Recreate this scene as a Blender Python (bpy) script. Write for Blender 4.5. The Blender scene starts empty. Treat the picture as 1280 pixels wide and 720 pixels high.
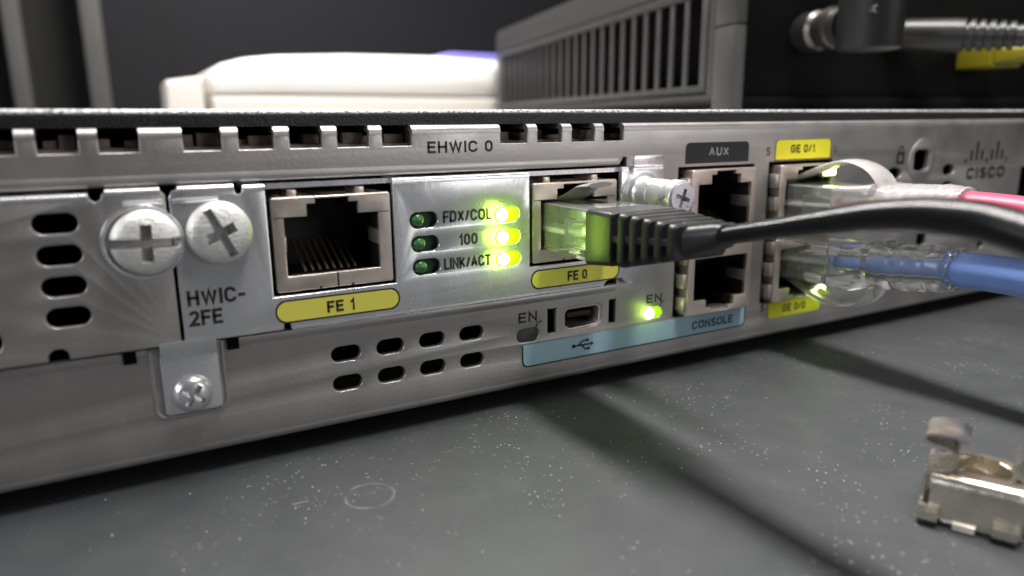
import bpy, bmesh, math, random
from mathutils import Vector, Matrix
random.seed(7)
S = 0.001                      # everything below is written in millimetres
R = math.radians
scene = bpy.context.scene
COL = scene.collection

# ------------------------------------------------------------------ camera, world, lamps, exposure
cam = bpy.data.cameras.new('camera'); cam_o = bpy.data.objects.new('camera', cam); COL.objects.link(cam_o)
cam_o.location = (-17.86*S, -98.64*S, 46.21*S)
cam_o.rotation_euler = (R(77.05), R(0.49), R(-28.95))
cam.sensor_width = 36; cam.lens = 36*899.6/1280
cam.clip_start = 0.004; cam.clip_end = 20
cam.dof.use_dof = True; cam.dof.focus_distance = 0.112; cam.dof.aperture_fstop = 15.0
scene.camera = cam_o

world = bpy.data.worlds.new('World'); scene.world = world; world.use_nodes = True
wb = world.node_tree.nodes['Background']
wb.inputs[0].default_value = (0.82, 0.86, 1.0, 1); wb.inputs[1].default_value = 0.010

def area(name, loc, target, sx, sy, power, col):
    l = bpy.data.lights.new(name, 'AREA'); l.shape = 'RECTANGLE'; l.size = sx*S; l.size_y = sy*S
    l.energy = power; l.color = col
    o = bpy.data.objects.new(name, l); COL.objects.link(o)
    o.location = Vector(loc)*S
    if target:
        d = (Vector(target)-Vector(loc)).normalized()
        o.rotation_euler = d.to_track_quat('-Z', 'Y').to_euler()
    return o
# the ceiling tube of the server room, running away from the router's back, then added fill lights
area('ceiling_tube', (96, 170, 430), None, 46, 700, 8.8, (1.0, 0.97, 0.93))     # hangs level, its length running away from the router's back
area('overhead_fill', (280, 10, 900), None, 1100, 60, 3.2, (1.0, 0.98, 0.95))  # unseen light added to brighten the upward bends and lid edge
area('side_fill', (-640, -160, 260), (80, 60, 60), 260, 260, 1.9, (0.93, 0.96, 1.0))  # unseen soft fill added from the left for the slotted box side
area('front_fill', (690, -1100, 330), (30, 0, 40), 420, 520, 3.2, (0.99, 0.985, 0.98))  # unseen soft light added for the card plate to reflect

vs = scene.view_settings
vs.view_transform = 'Standard'; vs.look = 'None'; vs.exposure = 0.0; vs.gamma = 1.0
scene.cycles.use_denoising = True
scene.cycles.max_bounces = 14; scene.cycles.transmission_bounces = 12; scene.cycles.glossy_bounces = 6
scene.cycles.transparent_max_bounces = 12
scene.cycles.sample_clamp_indirect = 6.0
scene.cycles.caustics_refractive = True

# ------------------------------------------------------------------ materials
def mat(name, base, rough=0.5, metal=0.0, noise=0.0, nscale=400, bump=0.0, bscale=1500, rvar=0.0,
        stretch=(1, 1, 1), spec=0.5, trans=0.0, ior=1.45, emit=None, estr=0.0, coat=0.0):
    m = bpy.data.materials.new(name); m.use_nodes = True
    nt = m.node_tree; N = nt.nodes; L = nt.links; b = N['Principled BSDF']
    b.inputs['Base Color'].default_value = (*base, 1); b.inputs['Roughness'].default_value = rough
    b.inputs['Metallic'].default_value = metal; b.inputs['Specular IOR Level'].default_value = spec
    b.inputs['Transmission Weight'].default_value = trans; b.inputs['IOR'].default_value = ior
    b.inputs['Coat Weight'].default_value = coat
    if emit: b.inputs['Emission Color'].default_value = (*emit, 1); b.inputs['Emission Strength'].default_value = estr
    if noise or bump or rvar:
        tc = N.new('ShaderNodeTexCoord'); mp = N.new('ShaderNodeMapping'); mp.inputs['Scale'].default_value = stretch
        L.new(tc.outputs['Object'], mp.inputs['Vector'])
    if noise or rvar:
        nz = N.new('ShaderNodeTexNoise'); nz.inputs['Scale'].default_value = nscale; nz.inputs['Detail'].default_value = 6
        L.new(mp.outputs[0], nz.inputs['Vector'])
        if noise:
            mx = N.new('ShaderNodeMix'); mx.data_type = 'RGBA'
            mx.inputs['A'].default_value = (*[c*(1-noise) for c in base], 1)
            mx.inputs['B'].default_value = (*[min(1, c*(1+noise)) for c in base], 1)
            L.new(nz.outputs['Fac'], mx.inputs['Factor']); L.new(mx.outputs['Result'], b.inputs['Base Color'])
        if rvar:
            mr = N.new('ShaderNodeMapRange'); mr.inputs['From Min'].default_value = 0.3; mr.inputs['From Max'].default_value = 0.7
            mr.inputs['To Min'].default_value = max(0.02, rough-rvar); mr.inputs['To Max'].default_value = rough+rvar
            L.new(nz.outputs['Fac'], mr.inputs['Value']); L.new(mr.outputs[0], b.inputs['Roughness'])
    if bump:
        n2 = N.new('ShaderNodeTexNoise'); n2.inputs['Scale'].default_value = bscale; n2.inputs['Detail'].default_value = 4
        L.new(mp.outputs[0], n2.inputs['Vector'])
        bp = N.new('ShaderNodeBump'); bp.inputs['Strength'].default_value = bump; bp.inputs['Distance'].default_value = 0.0003
        L.new(n2.outputs['Fac'], bp.inputs['Height']); L.new(bp.outputs[0], b.inputs['Normal'])
    return m

M = {}
M['panel']  = mat('zinc_plated_steel', (0.42, 0.40, 0.39), 0.42, 0.84, 0.08, 130, 0.10, 1800, 0.06)
M['plate']  = mat('bright_nickel_plate', (0.72, 0.725, 0.75), 0.27, 0.80, 0.05, 220, 0.05, 1400, 0.05, (1, 1, 0.35))
M['screw']  = mat('nickel_screw', (0.80, 0.79, 0.765), 0.48, 0.66, 0.14, 600, 0.45, 2600, 0.10)
M['knurl']  = mat('dull_zinc_knob', (0.74, 0.74, 0.75), 0.33, 0.75, 0.12, 900, 0.2, 3500, 0.08)
M['shell']  = mat('tin_jack_shell', (0.62, 0.54, 0.48), 0.36, 0.80, 0.10, 500, 0.05, 2000, 0.07)
M['jack_in'] = mat('black_jack_plastic', (0.012, 0.011, 0.010), 0.55)
M['pin']    = mat('contact_gold', (0.55, 0.42, 0.24), 0.35, 0.9)
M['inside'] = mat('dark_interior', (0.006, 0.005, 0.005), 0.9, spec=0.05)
M['board']  = mat('brown_circuit_edge', (0.22, 0.17, 0.15), 0.6, 0, 0.8, 900)
M['cover']  = mat('black_powder_coat', (0.014, 0.014, 0.015), 0.30, 0, 0.2, 900, 0.45, 3200)
def dusty(m):  # dust on upward faces, doubling as a painted highlight along the lid edge
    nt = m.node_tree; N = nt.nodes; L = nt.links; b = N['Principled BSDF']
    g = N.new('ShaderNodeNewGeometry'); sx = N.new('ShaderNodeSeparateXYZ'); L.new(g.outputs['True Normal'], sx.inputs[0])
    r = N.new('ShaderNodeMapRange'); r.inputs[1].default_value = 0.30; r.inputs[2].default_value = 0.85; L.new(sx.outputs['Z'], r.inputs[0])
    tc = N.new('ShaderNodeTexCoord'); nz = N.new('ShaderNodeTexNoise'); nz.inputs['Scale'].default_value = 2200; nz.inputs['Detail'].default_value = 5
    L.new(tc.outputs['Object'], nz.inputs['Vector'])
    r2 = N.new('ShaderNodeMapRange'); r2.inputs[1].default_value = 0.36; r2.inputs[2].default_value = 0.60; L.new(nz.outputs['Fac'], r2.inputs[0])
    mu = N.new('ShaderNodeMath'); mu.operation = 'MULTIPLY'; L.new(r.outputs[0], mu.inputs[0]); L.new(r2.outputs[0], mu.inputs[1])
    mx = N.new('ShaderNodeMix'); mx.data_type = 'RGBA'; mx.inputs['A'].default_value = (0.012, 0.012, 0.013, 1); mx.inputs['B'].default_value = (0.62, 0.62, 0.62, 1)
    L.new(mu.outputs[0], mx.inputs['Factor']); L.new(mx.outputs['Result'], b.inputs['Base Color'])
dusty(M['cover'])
M['yellow'] = mat('yellow_label_print', (0.72, 0.66, 0.10), 0.5, 0.0, 0.05, 300)
M['yellow2'] = mat('bright_yellow_label_print', (0.90, 0.80, 0.03), 0.5, 0.0, 0.05, 300)
M['blue']   = mat('pale_blue_label_print', (0.33, 0.50, 0.60), 0.5, 0.0, 0.05, 300)
M['black']  = mat('black_label_print', (0.012, 0.012, 0.014), 0.5)
M['ink']    = mat('dark_ink', (0.020, 0.017, 0.016), 0.6)
M['greyink'] = mat('grey_ink', (0.35, 0.35, 0.36), 0.6)
M['redink'] = mat('maroon_ink', (0.16, 0.03, 0.06), 0.6)
M['ledoff'] = mat('unlit_green_lens', (0.06, 0.17, 0.07), 0.18, 0, 0.3, 900, spec=0.6)
M['ledpocket'] = mat('green_lamp_pocket', (0.022, 0.055, 0.028), 0.5)
M['ledwindow'] = mat('dark_lamp_window', (0.05, 0.05, 0.048), 0.4)
M['ledon']  = mat('lit_lens_core', (0.9, 1.0, 0.5), 0.3, emit=(0.88, 1.0, 0.42), estr=9.0)
M['ledrim'] = mat('lit_lens_rim', (0.3, 0.7, 0.02), 0.3, emit=(0.42, 0.95, 0.0), estr=0.85)
M['clear']  = mat('clear_polycarbonate', (0.97, 0.98, 0.97), 0.10, trans=0.90, ior=1.42, rvar=0.04, nscale=500)
M['clearblue'] = mat('clear_boot_vinyl', (0.97, 0.98, 0.99), 0.13, trans=0.95, ior=1.36, rvar=0.03, nscale=500)
M['clearpink'] = mat('milky_boot_vinyl', (0.98, 0.93, 0.93), 0.15, trans=0.75, ior=1.40, rvar=0.06, nscale=500)
M['boot']   = mat('black_rubber_boot', (0.022, 0.022, 0.022), 0.38, 0, 0.2, 600, 0.12, 2500)
M['bcable'] = mat('black_cable_jacket', (0.007, 0.007, 0.008), 0.27, 0, 0.15, 500, 0.06, 2500)
M['bluecable'] = mat('blue_cable_jacket', (0.20, 0.32, 0.70), 0.36, 0, 0.08, 300, 0.05, 1500)
M['redcable'] = mat('pink_red_cable_jacket', (0.52, 0.065, 0.125), 0.38, 0, 0.06, 300, 0.05, 1500)
M['wire1'] = mat('orange_wire', (0.65, 0.25, 0.08), 0.5); M['wire2'] = mat('white_wire', (0.7, 0.7, 0.66), 0.5)
M['wire3'] = mat('green_wire', (0.10, 0.35, 0.12), 0.5); M['wire4'] = mat('brown_wire', (0.25, 0.12, 0.06), 0.5)
M['box']    = mat('grey_plastic_housing', (0.052, 0.050, 0.049), 0.45, 0, 0.1, 300, 0.15, 3000)
M['boxdark'] = mat('black_plastic_back', (0.004, 0.004, 0.004), 0.6, 0, 0.5, 60, spec=0.08)
M['antenna'] = mat('black_antenna_plastic', (0.008, 0.008, 0.008), 0.5)
M['brass']  = mat('dull_connector_metal', (0.13, 0.12, 0.11), 0.38, 0.9)
M['reliefgrey'] = mat('grey_strain_relief', (0.018, 0.0175, 0.017), 0.36)
M['latchgrey'] = mat('frosted_latch_plastic', (0.30, 0.29, 0.28), 0.25, trans=0.3)
M['yellowplug'] = mat('yellow_plug_plastic', (0.20, 0.17, 0.008), 0.4)
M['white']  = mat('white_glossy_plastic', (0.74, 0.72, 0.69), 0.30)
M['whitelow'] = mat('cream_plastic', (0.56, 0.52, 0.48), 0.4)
M['violet'] = mat('violet_translucent_strip', (0.20, 0.18, 0.62), 0.4)
M['cage']   = mat('nickel_spring_steel', (0.66, 0.61, 0.52), 0.27, 0.95, 0.12, 300, 0.08, 1200, 0.08)
M['post']   = mat('grey_painted_upright', (0.082, 0.079, 0.077), 0.5, 0, 0.15, 40)
M['post_shade'] = mat('shaded_upright_channel', (0.006, 0.006, 0.006), 0.7)
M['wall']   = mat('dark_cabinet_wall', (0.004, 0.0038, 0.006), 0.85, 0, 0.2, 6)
M['dust']   = mat('pale_dust', (0.75, 0.75, 0.73), 0.7)
M['crumb']  = mat('black_crumb', (0.01, 0.01, 0.01), 0.6)

def floor_material():
    m = bpy.data.materials.new('dusty_grey_shelf_paint'); m.use_nodes = True
    nt = m.node_tree; N = nt.nodes; L = nt.links; b = N['Principled BSDF']
    tc = N.new('ShaderNodeTexCoord')
    def noise(scale, detail=5, rough=0.55):
        n = N.new('ShaderNodeTexNoise'); n.inputs['Scale'].default_value = scale; n.inputs['Detail'].default_value = detail
        n.inputs['Roughness'].default_value = rough; L.new(tc.outputs['Object'], n.inputs['Vector']); return n.outputs['Fac']
    def ramp(v, a, b_, lo=0.0, hi=1.0):
        r = N.new('ShaderNodeMapRange'); r.inputs[1].default_value = a; r.inputs[2].default_value = b_
        r.inputs[3].default_value = lo; r.inputs[4].default_value = hi; L.new(v, r.inputs[0]); return r.outputs[0]
    def mix(f, a, c):
        x = N.new('ShaderNodeMix'); x.data_type = 'RGBA'
        if f is not None: L.new(f, x.inputs['Factor'])
        for k, v in (('A', a), ('B', c)):
            if isinstance(v, tuple): x.inputs[k].default_value = (*v, 1)
            else: L.new(v, x.inputs[k])
        return x.outputs['Result']
    def math_(op, a, c):
        x = N.new('ShaderNodeMath'); x.operation = op
        for i, v in enumerate((a, c)):
            if isinstance(v, (int, float)): x.inputs[i].default_value = v
            else: L.new(v, x.inputs[i])
        return x.outputs[0]
    col = mix(ramp(noise(28), 0.3, 0.7), (0.034, 0.036, 0.039), (0.048, 0.050, 0.053))
    col = mix(ramp(noise(160), 0.45, 0.85, 0, 0.3), col, (0.075, 0.077, 0.078))     # dust film in patches
    # fine dust grains
    vo = N.new('ShaderNodeTexVoronoi'); vo.inputs['Scale'].default_value = 900; L.new(tc.outputs['Object'], vo.inputs['Vector'])
    g = math_('MULTIPLY', ramp(vo.outputs['Distance'], 0.10, 0.16, 1, 0), ramp(noise(45), 0.50, 0.62))
    col = mix(math_('MULTIPLY', g, 0.55), col, (0.40, 0.41, 0.40))
    # dried ring mark
    dn = N.new('ShaderNodeVectorMath'); dn.operation = 'DISTANCE'; L.new(tc.outputs['Object'], dn.inputs[0]); dn.inputs[1].default_value = (0.0064, -0.0166, 0)
    wob = math_('ADD', dn.outputs['Value'], math_('MULTIPLY', math_('SUBTRACT', noise(350), 0.5), 0.0005))
    ring = ramp(math_('ABSOLUTE', math_('SUBTRACT', wob, 0.0031), 0.0), 0.00005, 0.00028, 0.42, 0)
    col = mix(math_('MULTIPLY', ring, ramp(noise(220), 0.42, 0.62)), col, (0.30, 0.31, 0.30))
    L.new(col, b.inputs['Base Color'])
    L.new(ramp(noise(90), 0.3, 0.7, 0.46, 0.64), b.inputs['Roughness'])
    b.inputs['Specular IOR Level'].default_value = 0.22
    bp = N.new('ShaderNodeBump'); bp.inputs['Strength'].default_value = 0.25; bp.inputs['Distance'].default_value = 0.0002
    L.new(noise(1100, 3), bp.inputs['Height']); L.new(bp.outputs[0], b.inputs['Normal'])
    return m
M['floor'] = floor_material()

# ------------------------------------------------------------------ helpers
def link(name, me, m, parent=None, smooth=35):
    if m is not None: me.materials.clear(); me.materials.append(M[m] if isinstance(m, str) else m)
    if smooth:
        me.polygons.foreach_set('use_smooth', [True]*len(me.polygons)); me.set_sharp_from_angle(angle=R(smooth))
    else:
        me.polygons.foreach_set('use_smooth', [False]*len(me.polygons))
    me.update()
    o = bpy.data.objects.new(name, me); COL.objects.link(o)
    if parent is not None: o.parent = parent
    return o

def tag(o, label, cat, group=None):
    o['label'] = label; o['category'] = cat
    if group: o['group'] = group
    return o

def thing(name, label, cat, loc=(0, 0, 0), group=None):
    o = bpy.data.objects.new(name, None); COL.objects.link(o); o.empty_display_size = 0.005
    tag(o, label, cat, group)
    return o

def mesh_from_bm(bm, name='m', scale=True):
    if scale: bmesh.ops.scale(bm, vec=(S, S, S), verts=bm.verts)
    bmesh.ops.recalc_face_normals(bm, faces=bm.faces)
    me = bpy.data.meshes.new(name); bm.to_mesh(me); bm.free(); return me

def box_into(bm, x0, x1, y0, y1, z0, z1, bevel=0.0, seg=2, rot=None):
    r = bmesh.ops.create_cube(bm, size=1)
    vs_ = r['verts']
    bmesh.ops.scale(bm, vec=(x1-x0, y1-y0, z1-z0), verts=vs_)
    if bevel:
        es = list({e for v in vs_ for e in v.link_edges})
        rb = bmesh.ops.bevel(bm, geom=es, offset=bevel, segments=seg, affect='EDGES', profile=0.5)
        vs_ = list({v for f in rb['faces'] for v in f.verts} | {v for v in vs_ if v.is_valid})
    if rot: bmesh.ops.rotate(bm, cent=(0, 0, 0), matrix=rot, verts=vs_)
    bmesh.ops.translate(bm, vec=((x0+x1)/2, (y0+y1)/2, (z0+z1)/2), verts=vs_)
    return vs_

def box(name, x0, x1, y0, y1, z0, z1, m, parent=None, bevel=0.0, seg=2):
    bm = bmesh.new(); box_into(bm, x0, x1, y0, y1, z0, z1, bevel, seg)
    return link(name, mesh_from_bm(bm), m, parent)

# 2-D outlines (x, z) -------------------------------------------------
def rect(x0, z0, x1, z1): return [(x0, z0), (x1, z0), (x1, z1), (x0, z1)]
def rrect(x0, z0, x1, z1, r, n=6):
    p = []
    rs = r if isinstance(r, (tuple, list)) else (r, r, r, r)      # bl, br, tr, tl
    for (cx, cz, a, q) in ((x0, z0, 180, rs[0]), (x1, z0, 270, rs[1]), (x1, z1, 0, rs[2]), (x0, z1, 90, rs[3])):
        if q <= 0: p.append((cx, cz)); continue
        ox = cx+q if cx == x0 else cx-q; oz = cz+q if cz == z0 else cz-q
        for k in range(n+1):
            t = R(a+90*k/n); p.append((ox+q*math.cos(t), oz+q*math.sin(t)))
    return p
def stadium(cx, cz, w, h): return rrect(cx-w/2, cz-h/2, cx+w/2, cz+h/2, min(w, h)/2*0.98, 8)
def circle(cx, cz, r, n=32, rz=None): return [(cx+r*math.cos(2*math.pi*k/n), cz+(rz or r)*math.sin(2*math.pi*k/n)) for k in range(n)]

def plate_mesh(loops, yf, th, bevel=0.0, res=2):
    """flat sheet in the x-z plane, front face at y=yf, thickness th, with holes; rims rounded by bevel"""
    cu = bpy.data.curves.new('c', 'CURVE'); cu.dimensions = '2D'; cu.fill_mode = 'BOTH'
    for lp in loops:
        sp = cu.splines.new('POLY'); sp.points.add(len(lp)-1)
        for q, (a, b_) in zip(sp.points, lp): q.co = (a*S, b_*S, 0, 1)
        sp.use_cyclic_u = True
    cu.extrude = max(0.0, (th/2-bevel)*S); cu.bevel_depth = bevel*S; cu.bevel_resolution = res; cu.offset = -bevel*S
    o = bpy.data.objects.new('c', cu); COL.objects.link(o)
    dg = bpy.context.evaluated_depsgraph_get(); dg.update()
    me = bpy.data.meshes.new_from_object(o.evaluated_get(dg))
    bpy.data.objects.remove(o); bpy.data.curves.remove(cu)
    yc = (yf+th/2)*S
    me.transform(Matrix(((1, 0, 0, 0), (0, 0, -1, yc), (0, 1, 0, 0), (0, 0, 0, 1))))
    bm = bmesh.new(); bm.from_mesh(me); bmesh.ops.remove_doubles(bm, verts=bm.verts, dist=1e-7)
    bmesh.ops.recalc_face_normals(bm, faces=bm.faces); bm.to_mesh(me); bm.free()
    return me
def plate(name, loops, yf, th, m, parent=None, bevel=0.0, res=2, smooth=35):
    return link(name, plate_mesh(loops, yf, th, bevel, res), m, parent, smooth)

def prism_x(bm, prof, x0, x1):
    """profile in (y, z) swept along x"""
    a = [bm.verts.new((x0, y, z)) for y, z in prof]; b_ = [bm.verts.new((x1, y, z)) for y, z in prof]
    n = len(prof)
    for k in range(n): bm.faces.new((a[k], a[(k+1) % n], b_[(k+1) % n], b_[k]))
    bm.faces.new(a[::-1]); bm.faces.new(b_)
def bar_x(name, prof, x0, x1, m, parent=None):
    bm = bmesh.new(); prism_x(bm, prof, x0, x1); return link(name, mesh_from_bm(bm), m, parent)
def arc(cy, cz, r, a0, a1, n=7): return [(cy+r*math.cos(R(a0+(a1-a0)*k/n)), cz+r*math.sin(R(a0+(a1-a0)*k/n))) for k in range(n+1)]

def lathe_mesh(prof, n=48, cut=None):
    """profile (r, d): d = distance towards the viewer (-y); axis through the origin along y"""
    bm = bmesh.new(); rings = []
    for r, d in prof:
        if r < 1e-6: rings.append([bm.verts.new((0, -d, 0))])
        else: rings.append([bm.verts.new((r*math.cos(2*math.pi*k/n), -d, r*math.sin(2*math.pi*k/n))) for k in range(n)])
    for a, b_ in zip(rings, rings[1:]):
        for k in range(n):
            if len(a) == 1 and len(b_) == 1: continue
            if len(a) == 1: bm.faces.new((a[0], b_[k], b_[(k+1) % n]))
            elif len(b_) == 1: bm.faces.new((a[k], a[(k+1) % n], b_[0]))
            else: bm.faces.new((a[k], a[(k+1) % n], b_[(k+1) % n], b_[k]))
    if len(rings[0]) > 1: bm.faces.new(rings[0])
    if len(rings[-1]) > 1: bm.faces.new(rings[-1])
    return mesh_from_bm(bm)

def boolean(me, cutter):
    """me minus cutter, both meshes"""
    a = bpy.data.objects.new('a', me); b_ = bpy.data.objects.new('b', cutter); COL.objects.link(a); COL.objects.link(b_)
    md = a.modifiers.new('x', 'BOOLEAN'); md.object = b_; md.operation = 'DIFFERENCE'; md.solver = 'EXACT'
    dg = bpy.context.evaluated_depsgraph_get(); dg.update()
    r = bpy.data.meshes.new_from_object(a.evaluated_get(dg))
    bpy.data.objects.remove(a); bpy.data.objects.remove(b_)
    return r

# upright grotesque lettering, each glyph drawn as pen strokes on a unit-high cell: (advance width, [polylines])
def _arc(cx, cy, rx, ry, a0, a1, n=14): return [(cx+rx*math.cos(R(a0+(a1-a0)*k/n)), cy+ry*math.sin(R(a0+(a1-a0)*k/n))) for k in range(n+1)]
_O = lambda w: [_arc(w/2, 0.68, w/2, 0.32, 0, 180)+_arc(w/2, 0.32, w/2, 0.32, 180, 360)+[(w, 0.68), _arc(w/2, 0.68, w/2, 0.32, 0, 180)[1]]]
GLYPH = {
 'A': (0.66, [[(0, 0), (0.33, 1), (0.66, 0)], [(0.12, 0.33), (0.54, 0.33)]]),
 'C': (0.60, [_arc(0.3, 0.69, 0.3, 0.31, 5, 180)+_arc(0.3, 0.31, 0.3, 0.31, 180, 355)]),
 'D': (0.58, [[(0, 0), (0, 1), (0.26, 1)]+_arc(0.26, 0.68, 0.32, 0.32, 90, 0)+_arc(0.26, 0.32, 0.32, 0.32, 0, -90)+[(0, 0), (0, 0.2)]]),
 'E': (0.48, [[(0.48, 0), (0, 0), (0, 1), (0.48, 1)], [(0, 0.52), (0.43, 0.52)]]),
 'F': (0.46, [[(0, 0), (0, 1), (0.46, 1)], [(0, 0.50), (0.40, 0.50)]]),
 'G': (0.62, [_arc(0.31, 0.69, 0.31, 0.31, 10, 180)+_arc(0.31, 0.31, 0.31, 0.31, 180, 360)+[(0.62, 0.47), (0.34, 0.47)]]),
 'H': (0.56, [[(0, 0), (0, 1)], [(0.56, 0), (0.56, 1)], [(0, 0.52), (0.56, 0.52)]]),
 'I': (0.0, [[(0, 0), (0, 1)]]),
 'K': (0.56, [[(0, 0), (0, 1)], [(0.54, 1), (0.02, 0.38)], [(0.18, 0.56), (0.56, 0)]]),
 'L': (0.44, [[(0, 1), (0, 0), (0.44, 0)]]),
 'N': (0.56, [[(0, 0), (0, 1), (0.56, 0), (0.56, 1)]]),
 'O': (0.66, _O(0.66)), '0': (0.48, _O(0.48)),
 'S': (0.52, [_arc(0.26, 0.76, 0.25, 0.24, 15, 215, 12)+[(0.18, 0.57), (0.36, 0.45)]+_arc(0.26, 0.25, 0.26, 0.25, 40, -165, 12)]),
 'T': (0.56, [[(0, 1), (0.56, 1)], [(0.28, 1), (0.28, 0)]]),
 'U': (0.56, [[(0, 1), (0, 0.3)]+_arc(0.28, 0.29, 0.28, 0.29, 180, 360)+[(0.56, 1)]]),
 'W': (0.88, [[(0, 1), (0.22, 0), (0.44, 1), (0.66, 0), (0.88, 1)]]),
 'X': (0.58, [[(0, 0), (0.58, 1)], [(0, 1), (0.58, 0)]]),
 '1': (0.24, [[(0.24, 0), (0.24, 1), (0.2, 0.88), (0, 0.76)]]),
 '2': (0.48, [_arc(0.24, 0.73, 0.24, 0.27, 170, -35, 12)+[(0.0, 0.0), (0.48, 0.0)]]),
 '/': (0.32, [[(0, -0.02), (0.32, 1.02)]]), '-': (0.26, [[(0, 0.4), (0.26, 0.4)]]), ' ': (0.10, []),
}
def text(body, x0, z0, w, h, y, m, parent, name='printed_text', weight=0.20, gap=0.14):
    strokes = []; pen = 0.0
    for ch in body:
        adv, pl = GLYPH[ch]
        for p in pl: strokes.append([(pen+a, b_) for a, b_ in p])
        pen += adv+weight+gap
    total = max(a for p in strokes for a, _ in p)-min(a for p in strokes for a, _ in p)
    t = weight*h; sx = (w-t)/total if total > 0 else 1.0; sz = h-t
    bm = bmesh.new()
    for p in strokes:
        q = [Vector((x0+t/2+a*sx, z0+t/2+b_*sz)) for a, b_ in p]
        Lf, Rt = [], []
        for i, v in enumerate(q):
            d0 = (v-q[i-1]).normalized() if i else (q[1]-v).normalized()
            d1 = (q[i+1]-v).normalized() if i < len(q)-1 else d0
            n0 = Vector((-d0.y, d0.x)); n1 = Vector((-d1.y, d1.x)); nb = (n0+n1)
            nb = nb.normalized() if nb.length > 1e-4 else n0
            k = min(2.4, 1/max(0.2, nb.dot(n0)))
            e_ = Vector((0, 0))
            if i == 0: e_ = -d0*t*0.5 if abs(d0.y) < 0.05 or abs(d0.x) < 0.05 else e_
            if i == len(q)-1: e_ = d0*t*0.5 if abs(d0.y) < 0.05 or abs(d0.x) < 0.05 else e_
            Lf.append(v+e_+nb*k*t/2); Rt.append(v+e_-nb*k*t/2)
        A_ = [bm.verts.new((c.x, y, c.y)) for c in Lf]; B_ = [bm.verts.new((c.x, y, c.y)) for c in Rt]
        for i in range(len(q)-1): bm.faces.new((A_[i], B_[i], B_[i+1], A_[i+1]))
    return link(name, mesh_from_bm(bm), m, parent, 0)

def superring(bm, y, cx, cz, hw, hh, r, n=6):
    pts = rrect(cx-hw, cz-hh, cx+hw, cz+hh, min(r, hw*0.999, hh*0.999), n)
    return [bm.verts.new((a, y, b_)) for a, b_ in pts]
def loft(bm, secs, caps=True):
    """secs: (y, cx, cz, half width, half height, corner radius)"""
    rs = [superring(bm, *s) for s in secs]
    n = len(rs[0])
    for a, b_ in zip(rs, rs[1:]):
        for k in range(n): bm.faces.new((a[k], a[(k+1) % n], b_[(k+1) % n], b_[k]))
    if caps: bm.faces.new(rs[0]); bm.faces.new(rs[-1][::-1])

def catmull(pts, sub=10):
    P = [Vector(p) for p in pts]; P = [P[0]*2-P[1]]+P+[P[-1]*2-P[-2]]
    out = []
    for i in range(1, len(P)-2):
        for k in range(sub):
            t = k/sub; p0, p1, p2, p3 = P[i-1:i+3]
            out.append(0.5*((2*p1)+(p2-p0)*t+(2*p0-5*p1+4*p2-p3)*t*t+(3*p1-p0-3*p2+p3)*t**3))
    out.append(P[-2]); return out
def tube_into(bm, pts, rw, rh=None, n=20, sub=10, caps=True, smooth=True, up=(0, 0, 1)):
    rh = rh or rw
    path = catmull(pts, sub) if smooth else [Vector(p) for p in pts]
    rings = []
    for i, p in enumerate(path):
        t = (path[min(i+1, len(path)-1)]-path[max(i-1, 0)]).normalized()
        s_ = t.cross(Vector(up)).normalized(); u = s_.cross(t).normalized()
        a1, a2 = (rw, rh) if not callable(rw) else rw(p)
        rings.append([bm.verts.new(p+s_*a1*math.cos(2*math.pi*k/n)+u*a2*math.sin(2*math.pi*k/n)) for k in range(n)])
    for a, b_ in zip(rings, rings[1:]):
        for k in range(n): bm.faces.new((a[k], a[(k+1) % n], b_[(k+1) % n], b_[k]))
    if caps: bm.faces.new(rings[0][::-1]); bm.faces.new(rings[-1])
def tube(name, pts, rw, m, parent=None, rh=None, **k):
    bm = bmesh.new(); tube_into(bm, pts, rw, rh, **k); return link(name, mesh_from_bm(bm), m, parent, 50)

# ------------------------------------------------------------------ the setting
def structure(o): o['kind'] = 'structure'; return o
bm = bmesh.new(); box_into(bm, -700, 1100, -700, 640, -12, 0)
shelf = structure(link('shelf_surface', mesh_from_bm(bm), 'floor'))
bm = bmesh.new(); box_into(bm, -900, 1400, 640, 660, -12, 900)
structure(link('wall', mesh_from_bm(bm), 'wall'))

up_ = thing('rack_upright', 'grey steel rack upright with dark open channel standing behind the router', 'rack post')
box('flange', -76, -64, 590, 640, 0, 700, 'post', up_, 1.0)
box('flange', -24, -10, 562, 640, 0, 700, 'post', up_, 1.0)
box('web', -64, -24, 625, 640, 0, 700, 'post_shade', up_)  # near-black colour paints the shade inside the open channel

# ------------------------------------------------------------------ router
router = thing('network_router', 'flat grey steel network router with ports, yellow labels and green lights on its back', 'router')
XL, XR = -128, 215
# --- rear sheet with crenellated top edge, ports and vents cut out
posts = [(-60, -55), (-50, -44), (-39, -37), (-34.5, -32.5), (-26.85, -24.9), (-20.7, -18.7), (-14.4, -9.6), (-5.1, -3.1), (1.3, 3.25), (7.6, 9.6), (14.1, 15.95),
         (20.4, 34.7), (39.5, 41.25), (45.85, 47.7), (52.2, 54.0), (58.1, XR-1)]
solid = [(XL+1, -64)]+posts
out = [(XL, 3.9), (XR, 3.9), (XR, 45.1)]
for a, b_ in reversed(solid):
    out += [(b_ if b_ < XR-2 else XR-0.02, 45.1), (a, 45.1)]
    if a > XL+2:
        out += [(a-0.05, 43.1)]
        prev = solid[solid.index((a, b_))-1][1]; out += [(prev+0.05, 43.1)]
out.append((XL, 45.1))
loops = [out]
loops.append([(-100, 18.5), (57.2, 18.5), (57.2, 19.6), (58.9, 20.2), (58.9, 40.3), (58.2, 40.5), (57.4, 39.2), (-100, 39.2)])       # card slot opening
for k in range(4):
    for z in (13.85, 9.4): loops.append(stadium(9.0+6.72*k, z, 4.35-0.05*k, 2.3))
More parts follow.
